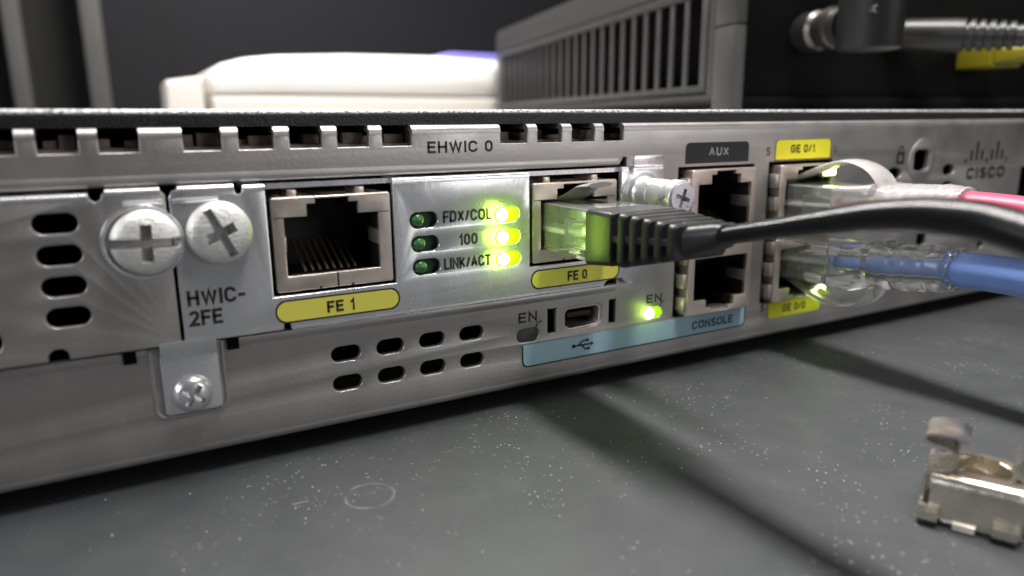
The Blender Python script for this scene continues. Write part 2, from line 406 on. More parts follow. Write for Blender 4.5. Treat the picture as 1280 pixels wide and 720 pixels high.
loops.append(rect(43.2, 11.65, 44.9, 15.85)); loops.append(rect(55.8, 11.65, 57.35, 15.9))       # either side of the usb port
loops.append([(46.5, 12.3), (47.6, 11.5), (53.2, 11.7), (54.2, 12.5), (54.2, 15.0), (53.5, 15.5), (47.1, 15.5), (46.5, 14.8)])
loops.append(stadium(39.4, 11.95, 4.2, 2.3)); loops.append(stadium(65.7, 12.2, 4.3, 2.2))
loops.append(rect(70.4, 10.55, 89.2, 38.2)); loops.append(rect(93.1, 10.35, 111.6, 38.4))
loops.append([(138.5, 35.6), (139.6, 34.9), (143.0, 34.9), (144.1, 35.6), (144.1, 38.8), (143.0, 39.5), (139.6, 39.5), (138.5, 38.8)])
loops += [circle(132.1, 34.6, 2.5, 24, 1.3), circle(152.2, 34.7, 2.3, 24, 1.3), circle(152.4, 30.8, 2.2, 24, 1.2),
          rrect(143.0, 17.6, 146.4, 20.4, 0.5), circle(169.5, 15.8, 1.3, 20)]
loops.append(rect(183.4, 20, 206, 34.2))
rear = plate('rear_panel', loops, 0.0, 1.2, 'panel', router, 0.16)
# bent-over top edge of every upright piece of the sheet
prof = [(-0.025, 44.7)]+arc(1.0, 44.95, 1.025, 180, 90)+[(6, 45.975), (6, 45.2), (1.3, 45.2), (0.6, 44.7)]
for a, b_ in solid:
    bar_x('top_bend', prof, a+0.02, b_-0.02, 'panel', router)
bprof = [(1.2, 3.05), (6, 3.05), (6, 3.7), (1.4, 3.7), (0.6, 4.3), (-0.025, 4.3)]+arc(1.0, 4.05, 1.025, 180, 262)
bar_x('bottom_bend', bprof, XL, XR, 'panel', router)
# rolled hem above and below the card opening
hem = [(-0.02, 40.35), (-0.12, 40.1), (-0.16, 39.7), (-0.1, 39.35), (0.15, 39.1), (0.5, 39.05), (0.5, 40.35)]
bar_x('opening_hem', hem, -100, 57.0, 'panel', router)
hem2 = [(0.5, 18.7), (0.1, 18.7), (-0.14, 18.5), (-0.22, 18.15), (-0.16, 17.75), (-0.02, 17.3), (0.5, 17.3)]
for a, b_ in ((-100, -16.6), (-7.0, 57.0)): bar_x('opening_hem', hem2, a, b_, 'panel', router)
# black cover, base, sides, dark inside
cprof = [(1.3, 45.99), (1.3, 47.3)]+arc(2.2, 47.3, 0.9, 180, 90)+[(345, 48.2), (345, 47.2), (3, 47.2), (3, 45.99)]
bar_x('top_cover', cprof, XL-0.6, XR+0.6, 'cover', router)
box('base_sheet', XL, XR, 1.5, 345, 3.1, 3.9, 'panel', router)
box('side_sheet', XL, XL+1, 1.3, 345, 3.95, 45.9, 'panel', router)
box('side_sheet', XR-1, XR, 1.3, 345, 3.95, 45.9, 'panel', router)
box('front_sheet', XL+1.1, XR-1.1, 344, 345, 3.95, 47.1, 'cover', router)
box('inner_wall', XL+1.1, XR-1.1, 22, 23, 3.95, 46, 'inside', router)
box('circuit_board', XL+2, 69, 3.4, 21, 41.6, 43.6, 'board', router, 0.2)
for fx in (XL+18, XR-18):
    for fy in (20, 325): box('rubber_foot', fx-7, fx+7, fy-7, fy+7, 0, 3.2, 'boot', router, 0.6)
# components glimpsed through the top slots
bm = bmesh.new()
for k in range(34):
    x = -40+k*3.1+random.uniform(-0.8, 0.8); w = random.uniform(0.7, 1.8)
    box_into(bm, x-w, x+w, 3.0+random.uniform(0, 1.5), 8, 43.5, 44.2+random.uniform(0, 1.2), 0.1)
link('board_parts', mesh_from_bm(bm), 'board', router)

# --- printing on the rear sheet
PY = -0.03
text('EHWIC 0', 22.7, 41.95, 10.6, 1.7, PY, 'ink', router)
def label(name, lp, m, parent, y, edge=0.18, edgem='ink'):
    lo = plate(name, [lp], y-0.03, 0.03, m, parent, smooth=0)
    cx = sum(p[0] for p in lp)/len(lp); cz = sum(p[1] for p in lp)/len(lp)
    hw = max(abs(p[0]-cx) for p in lp); hh = max(abs(p[1]-cz) for p in lp)
    big = [(cx+(p[0]-cx)*(hw+edge)/hw, cz+(p[1]-cz)*(hh+edge)/hh) for p in lp]
    if edge: plate('label_outline', [big, lp], y-0.025, 0.025, edgem, lo, smooth=0)
    return lo
lb = label('aux_label', rrect(71.8, 38.75, 87.4, 42.45, (0, 0, 1.0, 1.0)), 'black', router, -0.01, 0)
text('AUX', 77.3, 40.0, 4.9, 1.5, -0.07, 'greyink', lb)
lb = label('gigabit_label', rrect(94.6, 38.75, 110.3, 42.45, (0, 0, 0.9, 0.9)), 'yellow2', router, -0.01, 0.22)
text('GE 0/1', 98.7, 39.95, 6.9, 1.6, -0.07, 'ink', lb)
lb = label('gigabit_label', rrect(95.6, 6.75, 111.2, 10.2, (0.9, 0.9, 0, 0)), 'yellow2', router, -0.01, 0.22)
text('GE 0/0', 99.8, 7.7, 6.9, 1.6, -0.07, 'ink', lb)
text('S', 92.0, 39.6, 1.1, 1.6, PY, 'redink', router); text('L', 111.6, 39.6, 0.9, 1.5, PY, 'redink', router)
text('S', 93.4, 8.6, 1.1, 1.6, PY, 'ink', router)
lb = label('console_label', rrect(38.4, 6.6, 89.0, 10.3, (1.0, 1.0, 0, 0)), 'blue', router, -0.01, 0.0)
# dark line along the bottom and sides of the blue strip
pl = [(38.2, 10.3), (38.2, 7.4), (38.45, 6.7), (39.2, 6.4), (88.2, 6.4), (88.95, 6.7), (89.2, 7.4), (89.2, 10.3),
      (88.95, 10.3), (88.95, 7.5), (88.8, 6.95), (88.1, 6.65), (39.3, 6.65), (38.7, 6.9), (38.45, 7.5), (38.45, 10.3)]
plate('label_outline', [pl], -0.065, 0.025, 'ink', lb, smooth=0)
text('CONSOLE', 75.3, 7.55, 10.5, 1.65, -0.08, 'ink', lb)
# usb trident
bm = bmesh.new()
def flat(pts): bm.faces.new([bm.verts.new((a, -0.08, b_)) for a, b_ in pts])
def stroke(a, b_, w=0.14):
    d = Vector((b_[0]-a[0], b_[1]-a[1])).normalized(); n = Vector((-d.y, d.x))*w
    flat([(a[0]+n.x, a[1]+n.y), (b_[0]+n.x, b_[1]+n.y), (b_[0]-n.x, b_[1]-n.y), (a[0]-n.x, a[1]-n.y)])
stroke((48.4, 8.6), (52.1, 8.6)); stroke((49.3, 8.6), (50.3, 9.35)); stroke((50.3, 9.35), (51.2, 9.35))
stroke((50.0, 8.6), (50.8, 7.8)); stroke((50.8, 7.8), (51.4, 7.8))
flat(circle(48.4, 8.6, 0.36, 16)); flat(circle(51.3, 9.35, 0.26, 14)); flat(rect(51.3, 7.55, 51.8, 8.05)); flat([(52.0, 8.25), (52.7, 8.6), (52.0, 8.95)])
link('usb_symbol', mesh_from_bm(bm), 'ink', lb, 0)
text('EN', 37.6, 14.2, 3.5, 1.75, PY, 'ink', router); text('EN', 64.1, 14.15, 3.5, 1.55, PY, 'ink', router)
def pointer(x, z):
    bm = bmesh.new(); tube_into(bm, [(x, PY, z), (x+0.35, PY, z+0.75), (x+1.1, PY, z+1.0)], 0.11, 0.02, 6, 5, up=(0, 1, 0))
    link('pointer_line', mesh_from_bm(bm), 'ink', router)
pointer(40.9, 13.1); pointer(67.2, 13.2)
# lock symbol, maker's mark
plate('lock_symbol', [rrect(132.3, 36.6, 135.0, 39.2, 0.3), rrect(133.0, 37.2, 134.3, 38.6, 0.3)], PY, 0.02, 'ink', router, smooth=0)
plate('lock_symbol', [rrect(132.8, 39.2, 134.5, 40.6, (0, 0, 0.8, 0.8)), rrect(133.2, 39.2, 134.1, 40.2, (0, 0, 0.4, 0.4))], PY, 0.02, 'ink', router, smooth=0)
bm = bmesh.new()
for k, (h, dz) in enumerate(((1.0, 0), (2.6, 0), (4.6, 0), (2.6, 0), (1.0, 0), (2.6, 0), (4.6, 0), (2.6, 0), (1.0, 0))):
    x = 158.6+k*2.15; zc = 36.0+(0.4 if h > 1 else 0)
    vs_ = [bm.verts.new((a, -0.03, b_)) for a, b_ in rrect(x-0.55, zc, x+0.55, zc+h, 0.5, 4)]; bm.faces.new(vs_)
link('maker_emblem', mesh_from_bm(bm), 'ink', router, 0)
text('CISCO', 159.6, 32.0, 16.2, 2.9, PY, 'ink', router, weight=0.27)
# embossed teardrop round the lock slot
tear = [(141.3+5.0*math.sin(t)*(1.0 if math.cos(t) < 0 else 1-0.35*math.cos(t)**2), 37.2+(5.0 if math.cos(t) > 0 else 4.6)*math.cos(t)) for t in [2*math.pi*k/40 for k in range(40)]]
plate('lock_surround', [tear, [(138.4, 35.5), (139.5, 34.8), (143.1, 34.8), (144.2, 35.5), (144.2, 38.9), (143.1, 39.6), (139.5, 39.6), (138.4, 38.9)]], -0.16, 0.15, 'panel', router, 0.06)

# --- lamps
def lens_mesh():
    return lathe_mesh([(1.02, -0.6), (1.02, 0.15), (0.9, 0.5), (0.62, 0.8), (0.3, 0.93), (0.0, 0.97)], 24)
LENS = lens_mesh()
def lamp(cx, cz, w, h, y, lit, parent, power=0.0):
    """a stadium opening with a round lens sitting at its left"""
    if lit:
        po = plate('indicator_light', [stadium(cx, cz, w*0.97, h*0.97)], y+0.12, 0.9, 'ledrim', parent, 0.12)
    else:
        po = plate('indicator_light', [stadium(cx, cz, w+0.3, h+0.3)], y+1.35, 0.4, 'ledpocket', parent)
    me = LENS.copy(); o = link('lens', me, 'ledon' if lit else 'ledoff', po)
    o.location = ((cx-w*0.19)*S, (y+(0.05 if lit else 0.75))*S, cz*S); o.scale = (1.1, 1.0, 1.0) if not lit else (0.95, 0.75, 0.95)
    if power:
        l = bpy.data.lights.new('lamp_glow', 'POINT'); l.energy = power; l.color = (0.55, 1.0, 0.04); l.shadow_soft_size = 1.3*S
        g = bpy.data.objects.new('lamp_glow', l); COL.objects.link(g); g.parent = po; g.location = ((cx-w*0.19)*S, (y-1.9)*S, cz*S)
    return po
plate('indicator_light', [stadium(39.4, 11.95, 4.1, 2.2)], 0.25, 0.5, 'ledwindow', router, 0.1)
lamp(65.7, 12.2, 4.3, 2.2, 0.0, True, router, 0.00022)

# --- jacks
def jack_shell_loops(x0, z0, flip=False, W=16.4, H=12.75):
    """outer face with stepped latch opening"""
    op = [(1.55, 2.1), (14.6, 2.1), (14.6, 10.1), (11.75, 10.1), (11.75, 11.75), (10.45, 11.75), (10.45, 12.45), (5.85, 12.45), (5.85, 11.75), (4.65, 11.75), (4.65, 10.1), (1.55, 10.1)]
    o = [(0, 0), (W, 0), (W, H), (0, H)]
    f = (lambda p: (x0+p[0], z0+(H-p[1] if flip else p[1])))
    a = [f(p) for p in rrect(0, 0, W, H, 0.35, 3)]; b_ = [f(p) for p in op]
    return [a, b_], o
def jack(x0, z0, yf, parent, flip=False, W=16.4, depth=15, detail=True):
    lp, _ = jack_shell_loops(x0, z0, flip, W)
    sh = plate('jack_shell', lp, yf, 0.9, 'shell', parent, 0.14)
    H = 12.75
    bm = bmesh.new()                       # folded side walls behind the face
    for a, b_, c, d in ((x0+0.05, x0+0.45, z0+0.3, z0+H-0.3), (x0+W-0.45, x0+W-0.05, z0+0.3, z0+H-0.3)):
        box_into(bm, a, b_, yf+0.85, yf+depth, c, d)
    box_into(bm, x0+0.3, x0+W-0.3, yf+0.85, yf+depth, z0+0.05, z0+0.4); box_into(bm, x0+0.3, x0+W-0.3, yf+0.85, yf+depth, z0+H-0.4, z0+H-0.05)
    par = sh if parent is router else parent
    link('shell_wall', mesh_from_bm(bm), 'shell', par)
    bm = bmesh.new()                       # black plastic socket: floor, roof, sides, back
    zz = lambda a, b_: (z0+a, z0+b_) if not flip else (z0+H-b_, z0+H-a)
    for a, b_, c, d, e, f in ((0.5, 1.35, 0.95, depth, 0.5, 12.2), (14.75, W-0.5, 0.95, depth, 0.5, 12.2), (1.3, 14.8, 1.2, depth, 0.5, 1.75),
                              (1.3, 4.45, 0.95, depth, 10.35, 12.2), (11.95, 14.8, 0.95, depth, 10.35, 12.2), (0.5, W-0.5, 11.5, depth, 0.5, 12.2)):
        box_into(bm, x0+a, x0+b_, yf+c, yf+d, *zz(e, f))
    link('socket', mesh_from_bm(bm), 'jack_in', par)
    if detail:
        bm = bmesh.new(); box_into(bm, -0.17, 0.17, -4.3, 4.3, -0.1, 0.1); me = mesh_from_bm(bm)
        for k in range(8):                 # sprung contact wires
            p = link('contact_pin', me.copy() if False else me, 'pin', par, 0)
            zc = 3.9 if not flip else H-3.9
            p.location = ((x0+4.55+k*1.02)*S, (yf+6.6)*S, (z0+zc)*S); p.rotation_euler = (R(24 if not flip else -24), 0, 0)
        # side springs of the shield
        for sx in (1.45, 14.45):
            box('shield_spring', x0+sx, x0+sx+0.28, yf+0.3, yf+5, *[q for q in zz(5.4, 7.5)], 'shell', par, 0.1)
    return sh

# stacked auxiliary / console pair and gigabit pair: one shield each
def stacked(x0, W, zlo, zhi, yf, name_top):
    base = None
    H = 12.75
    top = jack(x0, zhi, yf, router, False, W, 18)
    bot = jack(x0, zlo, yf, router, True, W, 18)
    box('shield_bridge', x0+0.1, x0+W-0.1, yf+0.12, yf+12, zlo+H-0.06, zhi+0.06, 'shell', top, 0.05)
    # slotted side skirt with grounding fingers, seen from the left
    for k in range(6):
        z = zlo+1.0+k*4.35
        box('ground_finger', x0-0.75-0.18*(k % 2), x0+0.04, yf+0.35, yf+4.2, z, z+2.6, 'shell', top, 0.12)
    return top, bot
aux, con = stacked(72.1, 15.8, 10.9, 24.95, -1.9, 'aux')
ge1, ge0 = stacked(94.5, 15.9, 10.7, 25.0, -1.9, 'ge')
# green/yellow lights inside the gigabit jacks
def jack_lamp(x, z, y, power):
    o = box('indicator_light', x-1.5, x+1.5, y-0.35, y+3, z-0.7, z+0.7, 'ledon', ge1 if z > 25 else ge0, 0.25)
    l = bpy.data.lights.new('lamp_glow', 'POINT'); l.energy = power; l.color = (0.45, 1.0, 0.05); l.shadow_soft_size = 0.6*S
    g = bpy.data.objects.new('lamp_glow', l); COL.objects.link(g); g.parent = o; g.location = (x*S, (y-1.6)*S, z*S)
jack_lamp(108.1, 36.1, -2.05, 0.00018); jack_lamp(108.1, 12.1, -2.05, 0.00035)

# mini usb port
plate('usb_port', [[(46.3, 12.2), (47.5, 11.3), (53.3, 11.5), (54.4, 12.4), (54.4, 15.1), (53.6, 15.7), (47.0, 15.7), (46.3, 14.9)],
                   [(46.8, 12.5), (47.8, 11.85), (53.0, 12.0), (53.8, 12.7), (53.8, 14.8), (53.2, 15.2), (47.3, 15.2), (46.8, 14.6)]], 0.25, 5, 'shell', router, 0.1)
box('usb_tongue', 47.8, 52.8, 1.2, 6, 13.4, 14.3, 'jack_in', router, 0.1)

# --- interface card (screwed in face plate with two jacks)
CY = -1.2
cl = []
o_ = [(-11.95, 19.5), (-11.5, 19.0), (0.4, 19.0), (0.5, 19.8), (0.9, 20.0), (1.3, 19.8), (1.4, 19.0), (53.7, 19.0), (54.3, 19.7), (55.4, 19.9), (57.4, 19.9), (58.6, 18.8), (60.0, 18.8), (61.0, 19.9), (62, 21.5), (67.6, 21.5),
      (67.6, 32.5), (66.2, 33.5), (66.2, 38.1), (65.8, 38.5), (59.7, 38.5), (59.3, 38.1), (59.2, 37.5), (58.9, 37.5), (58.7, 38.0), (58.3, 38.45), (56.95, 38.45), (56.95, 23.6), (39.1, 23.6), (39.1, 38.3),
      (16.75, 38.3), (16.75, 23.6), (-0.6, 23.6), (-0.6, 38.35), (-3.35, 38.35), (-3.4, 37.8), (-3.8, 37.5), (-4.25, 37.8), (-4.35, 38.55), (-10.9, 38.55), (-11.6, 38.3), (-11.95, 37.6)]
cl.append(o_)
for z in (32.5, 29.0, 25.55): cl += [stadium(21.3+(32.5-z)*0.03, z, 4.4, 2.35), stadium(35.0+(32.5-z)*0.03, z-0.1, 4.5, 2.4)]
card = plate('interface_card', cl, CY, 1.0, 'plate', router, 0.13)
card['label'] = 'shiny nickel interface card plate with two network jacks and six lights'
tprof = lambda zt: [(CY-0.02, zt-0.45)]+arc(CY+0.55, zt-0.15, 0.57, 180, 90)+[(4, zt+0.42), (4, zt), (CY+0.9, zt-0.1), (CY+0.7, zt-0.45)]
for a, b_, zt in ((-10.9, -4.4, 38.5), (-3.3, -0.65, 38.3), (16.8, 39.05, 38.3), (57.0, 58.4, 38.35), (59.8, 65.8, 38.5)):
    bar_x('plate_bend', tprof(zt), a, b_, 'plate', card)
bar_x('plate_bend', [(CY+0.3, 19.3)]+[(CY-0.02, 19.3), (CY-0.02, 18.95), (CY+0.15, 18.75), (CY+0.5, 18.72), (CY+0.7, 19.0)], 1.5, 53.6, 'plate', card)
bar_x('set_back_strip', [(-0.1, 38.0), (-0.1, 38.7), (0.9, 38.7), (0.9, 38.0)], -0.5, 57, 'plate', card)
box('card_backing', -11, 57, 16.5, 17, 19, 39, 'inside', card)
YJ = CY+0.35
for x0 in (0.0, 39.85):
    jack(x0, 24.05, YJ, card)
    # centre slit and pips in the bottom rim, folded corner lines
    box('shell_seam', x0+8.2, x0+8.42, YJ-0.03, YJ+0.4, 24.1, 26.1, 'jack_in', card)
    for dx in (5.7, 10.2): box('shell_seam', x0+dx, x0+dx+0.35, YJ-0.03, YJ+0.4, 24.1, 24.4, 'jack_in', card)
    for dx in (0.25, 14.75): box('shell_seam', x0+dx, x0+dx+1.35, YJ-0.02, YJ+0.3, 34.08, 34.2, 'jack_in', card)
    for dx in (2.3, 11.6): box('shield_spring', x0+dx, x0+dx+1.3, YJ+0.6, YJ+6, 36.7, 37.75, 'shell', card, 0.2)
    # bright folded upper rim
    for a, b_ in ((0.2, 5.75), (10.55, 16.2)): bar_x('shell_rim', [(YJ-0.03, 36.45), (YJ-0.03, 36.7), (YJ+0.25, 36.86), (YJ+0.8, 36.86), (YJ+0.8, 36.45)], x0+a, x0+b_, 'shell', card)
for z in (32.5, 29.0, 25.55):
    lamp(21.3+(32.5-z)*0.03, z, 4.4, 2.35, CY, False, card)
    lamp(35.0+(32.5-z)*0.03, z-0.1, 4.5, 2.4, CY, True, card, 0.0010)
TY = CY-0.03
text('FDX/COL', 24.25, 31.85, 8.1, 1.75, TY, 'ink', card); text('100', 26.7, 28.25, 3.2, 1.75, TY, 'ink', card); text('LINK/ACT', 24.2, 24.75, 7.95, 1.75, TY, 'ink', card)
for x0, s_, tw in ((-0.3, 'FE 1', 3.9), (39.55, 'FE 0', 3.9)):
    lb = label('port_label', stadium(x0+8.55, 21.45, 17.2, 2.75), 'yellow', card, CY-0.01, 0.24)
    text(s_, x0+6.7, 20.6, tw, 1.65, CY-0.08, 'ink', card)
text('HWIC-', -11.2, 23.75, 7.0, 2.05, TY, 'ink', card); text('2FE', -11.2, 21.1, 4.0, 2.05, TY, 'ink', card)

# --- blank slot cover to the left
sl = [[(-92, 19.0), (-26.8, 19.0), (-26.7, 19.9), (-26.1, 20.4), (-25.2, 20.4), (-24.7, 19.9), (-24.6, 19.0), (-12.6, 19.0), (-12.35, 19.3), (-12.35, 38.0), (-12.9, 38.55), (-18.8, 38.55), (-19.1, 38.3), (-19.2, 37.8), (-19.8, 37.45), (-20.3, 37.8), (-20.45, 38.2), (-92, 38.2)]]
for z in (35.3, 31.6, 27.9, 24.2): sl.append(stadium(-24.1, z, 4.6, 2.4))
for z in (22.2, 27, 31.8): sl.append(stadium(-33.3, z, 4.8, 3.2))
blank = plate('slot_cover', sl, CY, 1.0, 'panel', router, 0.16)
for a, b_, zt in ((-92, -20.5, 38.15), (-18.7, -12.9, 38.5)): bar_x('plate_bend', tprof(zt), a, b_, 'plate', blank)

# pressed ridges across the screw tabs
for a, b_, par in ((-17.0, -12.7, blank), (-11.6, -6.4, card)):
    bar_x('pressed_ridge', [(CY+0.05, 37.5), (CY-0.12, 37.4), (CY-0.2, 37.2), (CY-0.12, 37.0), (CY+0.05, 36.8)], a, b_, 'plate', par)
# --- screws
def cross_cutter(d0, d1, l1, w1, l2, w2, ang):
    bm = bmesh.new()
    rot = Matrix.Rotation(R(ang), 3, 'Y')
    box_into(bm, -l1, l1, -d1, -d0, -w1, w1)
    a = mesh_from_bm(bm)
    bm = bmesh.new(); box_into(bm, -w2, w2, -d1, -d0, -l2, l2)
    b_ = mesh_from_bm(bm)
    for q in (a, b_): q.transform(Matrix.Rotation(R(ang), 4, 'Y'))
    return a, b_
def screw(name, x, z, y, prof, cut, m, parent, n=48):
    me = lathe_mesh(prof, n)
    a, b_ = cut; me = boolean(me, a); me = boolean(me, b_)
    o = link(name, me, m, parent, 30); o.location = (x*S, y*S, z*S)
    return o
dome = [(0.0, -1.0), (3.0, -1.0), (3.0, 0.0), (3.85, 0.0), (3.9, 0.25), (3.9, 0.8), (3.72, 1.0), (3.7, 1.25), (3.5, 1.5), (3.0, 1.75), (2.2, 1.95), (1.2, 2.05), (0.0, 2.08)]
# pressed ring around the left screw
plate('screw_boss', [circle(-15.3, 32.4, 4.6, 40), circle(-15.3, 32.4, 4.15, 40)], CY-0.25, 0.3, 'plate', blank, 0.1)
s1 = screw('captive_screw', -15.0, 32.45, CY-0.1, dome, cross_cutter(-0.6, 5, 4.5, 0.6, 2.3, 0.65, 2), 'screw', blank)
s2 = screw('captive_screw', -6.6, 33.0, CY-0.1, dome, cross_cutter(-0.6, 5, 3.3, 0.55, 1.9, 0.65, 65), 'screw', card)
for s_, (x, z) in ((s1, (-15.0, 32.45)), (s2, (-6.6, 33.0))):     # bright point of the phillips recess
    me = lathe_mesh([(0.9, 0.0), (0.5, 0.25), (0.0, 0.4)], 20); o = link('recess_point', me, 'screw', s_.parent, 60); o.location = (x*S, (CY+0.4)*S, z*S)
knob = [(0.0, -1.0), (3.7, -1.0), (3.7, 0.5), (3.55, 1.0), (2.95, 1.25), (2.72, 1.6), (2.72, 4.1), (2.58, 4.25), (2.58, 4.45), (2.72, 4.6), (2.72, 6.6), (2.5, 7.3), (2.55, 7.9), (2.85, 8.5), (2.88, 9.9), (2.7, 10.3), (2.35, 10.55), (0.0, 10.6)]
s3 = screw('captive_screw', 61.0, 34.3, CY-0.05, knob, cross_cutter(9.2, 14, 1.5, 0.34, 1.5, 0.34, 20), 'knurl', card, 40)
# backing ear with upper folded lip behind that screw
plate('retaining_tab', [rrect(60.2, 37.0, 66.9, 40.5, (0, 0, 0.6, 0.6))], -0.22, 0.2, 'plate', router, 0.06)
# bracket under the plate joint, in a pressed recess
rec = rrect(-16.4, 8.7, -7.3, 18.4, (1.5, 1.5, 0.3, 0.3)); rin = rrect(-15.9, 9.2, -7.8, 18.4, (1.2, 1.2, 0.2, 0.2))
plate('recess_rim', [rec, rin], -0.22, 0.3, 'panel', router, 0.14)
br = plate('bracket_tab', [rrect(-15.1, 9.5, -8.2, 17.3, (0.5, 0.5, 0.2, 0.2))], -0.75, 0.8, 'plate', router, 0.15)
bar_x('bracket_bend', [(-0.72, 17.0), (-0.9, 17.6), (CY-0.05, 18.2), (CY-0.05, 19.4), (CY+0.4, 19.4), (-0.3, 17.3)], -15.0, -8.3, 'plate', br)
pan = [(0.0, -0.5), (2.45, -0.5), (2.45, 0.25), (2.3, 0.7), (1.9, 1.1), (1.1, 1.4), (0.0, 1.48)]
screw('bracket_screw', -11.7, 12.1, -0.78, pan, cross_cutter(0.5, 3, 1.55, 0.36, 1.55, 0.36, 35), 'plate', br, 36)
# black boxes standing in for the shade of hem notches under the plate
for x in (-18.4, -6.2): box('notch_shade', x-0.75, x+0.75, -0.56, -0.1, 17.1, 18.6, 'inside', router)

# ------------------------------------------------------------------ network cables
def plug_body(parent, cx, z0, z1, y0, y1, flip, m='clear'):
    """clear modular plug: stepped block with gold blades and coloured wires inside"""
    bm = bmesh.new()
    h = (z1-z0)/2; zc = (z0+z1)/2
    loft(bm, [(y0, cx, zc, 5.8, h-0.4, 0.3), (y0-0.8, cx, zc, 5.85, h, 0.35), (y1+1.2, cx, zc, 5.85, h, 0.35), (y1, cx, zc, 5.85, h-0.1, 0.4)])
    # grip shoulders along the flanks
    for sx in (-1, 1):
        box_into(bm, cx+sx*5.9-0.25, cx+sx*5.9+0.25, y1+0.8, y1+5.0, z0+0.7, z0+1.7, 0.12)
    me = mesh_from_bm(bm)
    # hollow wire bay, as in a real plug
    bm = bmesh.new(); box_into(bm, cx-4.6, cx+4.6, y1-1, y1+7.5, zc-h*0.55, zc+h*0.45, 0.3); cut = mesh_from_bm(bm)
    me = boolean(me, cut)
    link('plug_body', me, m, parent, 30)
def wires(parent, cx, zc, y0, y1, names=('wire2', 'wire1', 'wire2', 'wire3', 'wire2', 'wire3', 'wire2', 'wire4')):
    for k, w in enumerate(names):
        x = cx-3.55+k*1.01
        tube('inner_wire', [(cx+(x-cx)*0.55, y1, zc), (x*0.8+cx*0.2, y1+3, zc-0.2), (x, y1+6.4, zc-0.2), (x, y0-1, zc-0.3)], 0.42, w, parent, n=8, sub=4)

# --- black cable in the second fast-ethernet jack
blk = thing('network_cable', 'black ethernet cable with ribbed boot plugged into the jack labelled FE 0', 'cable', group='cables plugged into the router')
CX = 48.05
plug_body(blk, CX, 26.0, 33.7, 8.0, -12.9, False)
wires(blk, CX, 29.6, 4.0, -12.0)
bm = bmesh.new()       # latch tongue, bent up and back
path = [(CX+0.2, 5.5, 33.6), (CX, 2.0, 33.7), (CX-0.2, -1.0, 34.6), (CX+0.2, -4.0, 36.2), (CX+0.8, -6.4, 36.6)]
tube_into(bm, path, 3.1, 0.45, 8, 6)
link('latch', mesh_from_bm(bm), 'latchgrey', blk)
bm = bmesh.new()
loft(bm, [(-12.6, CX, 29.8, 6.2, 4.0, 0.6), (-12.9, CX, 29.8, 6.35, 4.1, 0.7), (-18.3, CX, 30.1, 6.1, 3.8, 0.8), (-18.5, CX, 30.1, 5.9, 3.65, 0.8)])
loft(bm, [(-18.0, CX, 30.1, 4.6, 2.8, 0.8), (-24, CX, 30.6, 4.0, 2.1, 0.9), (-29.0, CX, 31.0, 3.4, 1.6, 0.8)])
for k in range(5):
    y = -19.7-2.2*k; q = k/4.0; zc = 30.2+0.85*q; hw = 6.0-1.2*q; hh = 3.75-1.35*q
    loft(bm, [(y, CX, zc, hw-0.25, hh-0.25, 0.7), (y-0.25, CX, zc, hw, hh, 0.9), (y-1.0, CX, zc, hw-0.05, hh-0.05, 0.9), (y-1.25, CX, zc, hw-0.3, hh-0.3, 0.7)])
# spines joining the ribs: along both flanks and the roof
loft(bm, [(-18.0, CX, 30.1, 5.85, 0.5, 0.2), (-29.2, CX, 31.0, 4.6, 0.45, 0.2)])
loft(bm, [(-18.0, CX, 30.4, 1.6, 3.4, 0.3), (-29.2, CX, 31.15, 1.3, 2.1, 0.3)])
loft(bm, [(-29.0, CX, 31.05, 3.6, 2.1, 1.2), (-30.0, CX, 31.15, 3.2, 2.0, 1.5), (-33.5, CX+0.2, 32.2, 2.5, 1.6, 1.4), (-34.2, CX+0.25, 32.5, 2.0, 1.2, 1.1)])
link('boot', mesh_from_bm(bm), 'boot', blk, 30)
tube('cable_jacket', [(CX, -26, 30.8), (CX+0.2, -33.4, 32.2), (48.6, -39.7, 33.7), (49, -48.7, 35.8), (49.2, -54.6, 37.0), (49.5, -59.9, 37.4), (50.1, -66, 36.7), (52, -78, 32.5), (58, -100, 20), (68, -140, 4), (72, -165, 1.8), (80, -210, 1.8), (95, -330, 1.8)],
     lambda p: (1.95+0.5*min(1, max(0, (-45-p.y)/25)), 1.2+0.6*min(1, max(0, (-42-p.y)/20))), 'bcable', blk, n=24, sub=8)

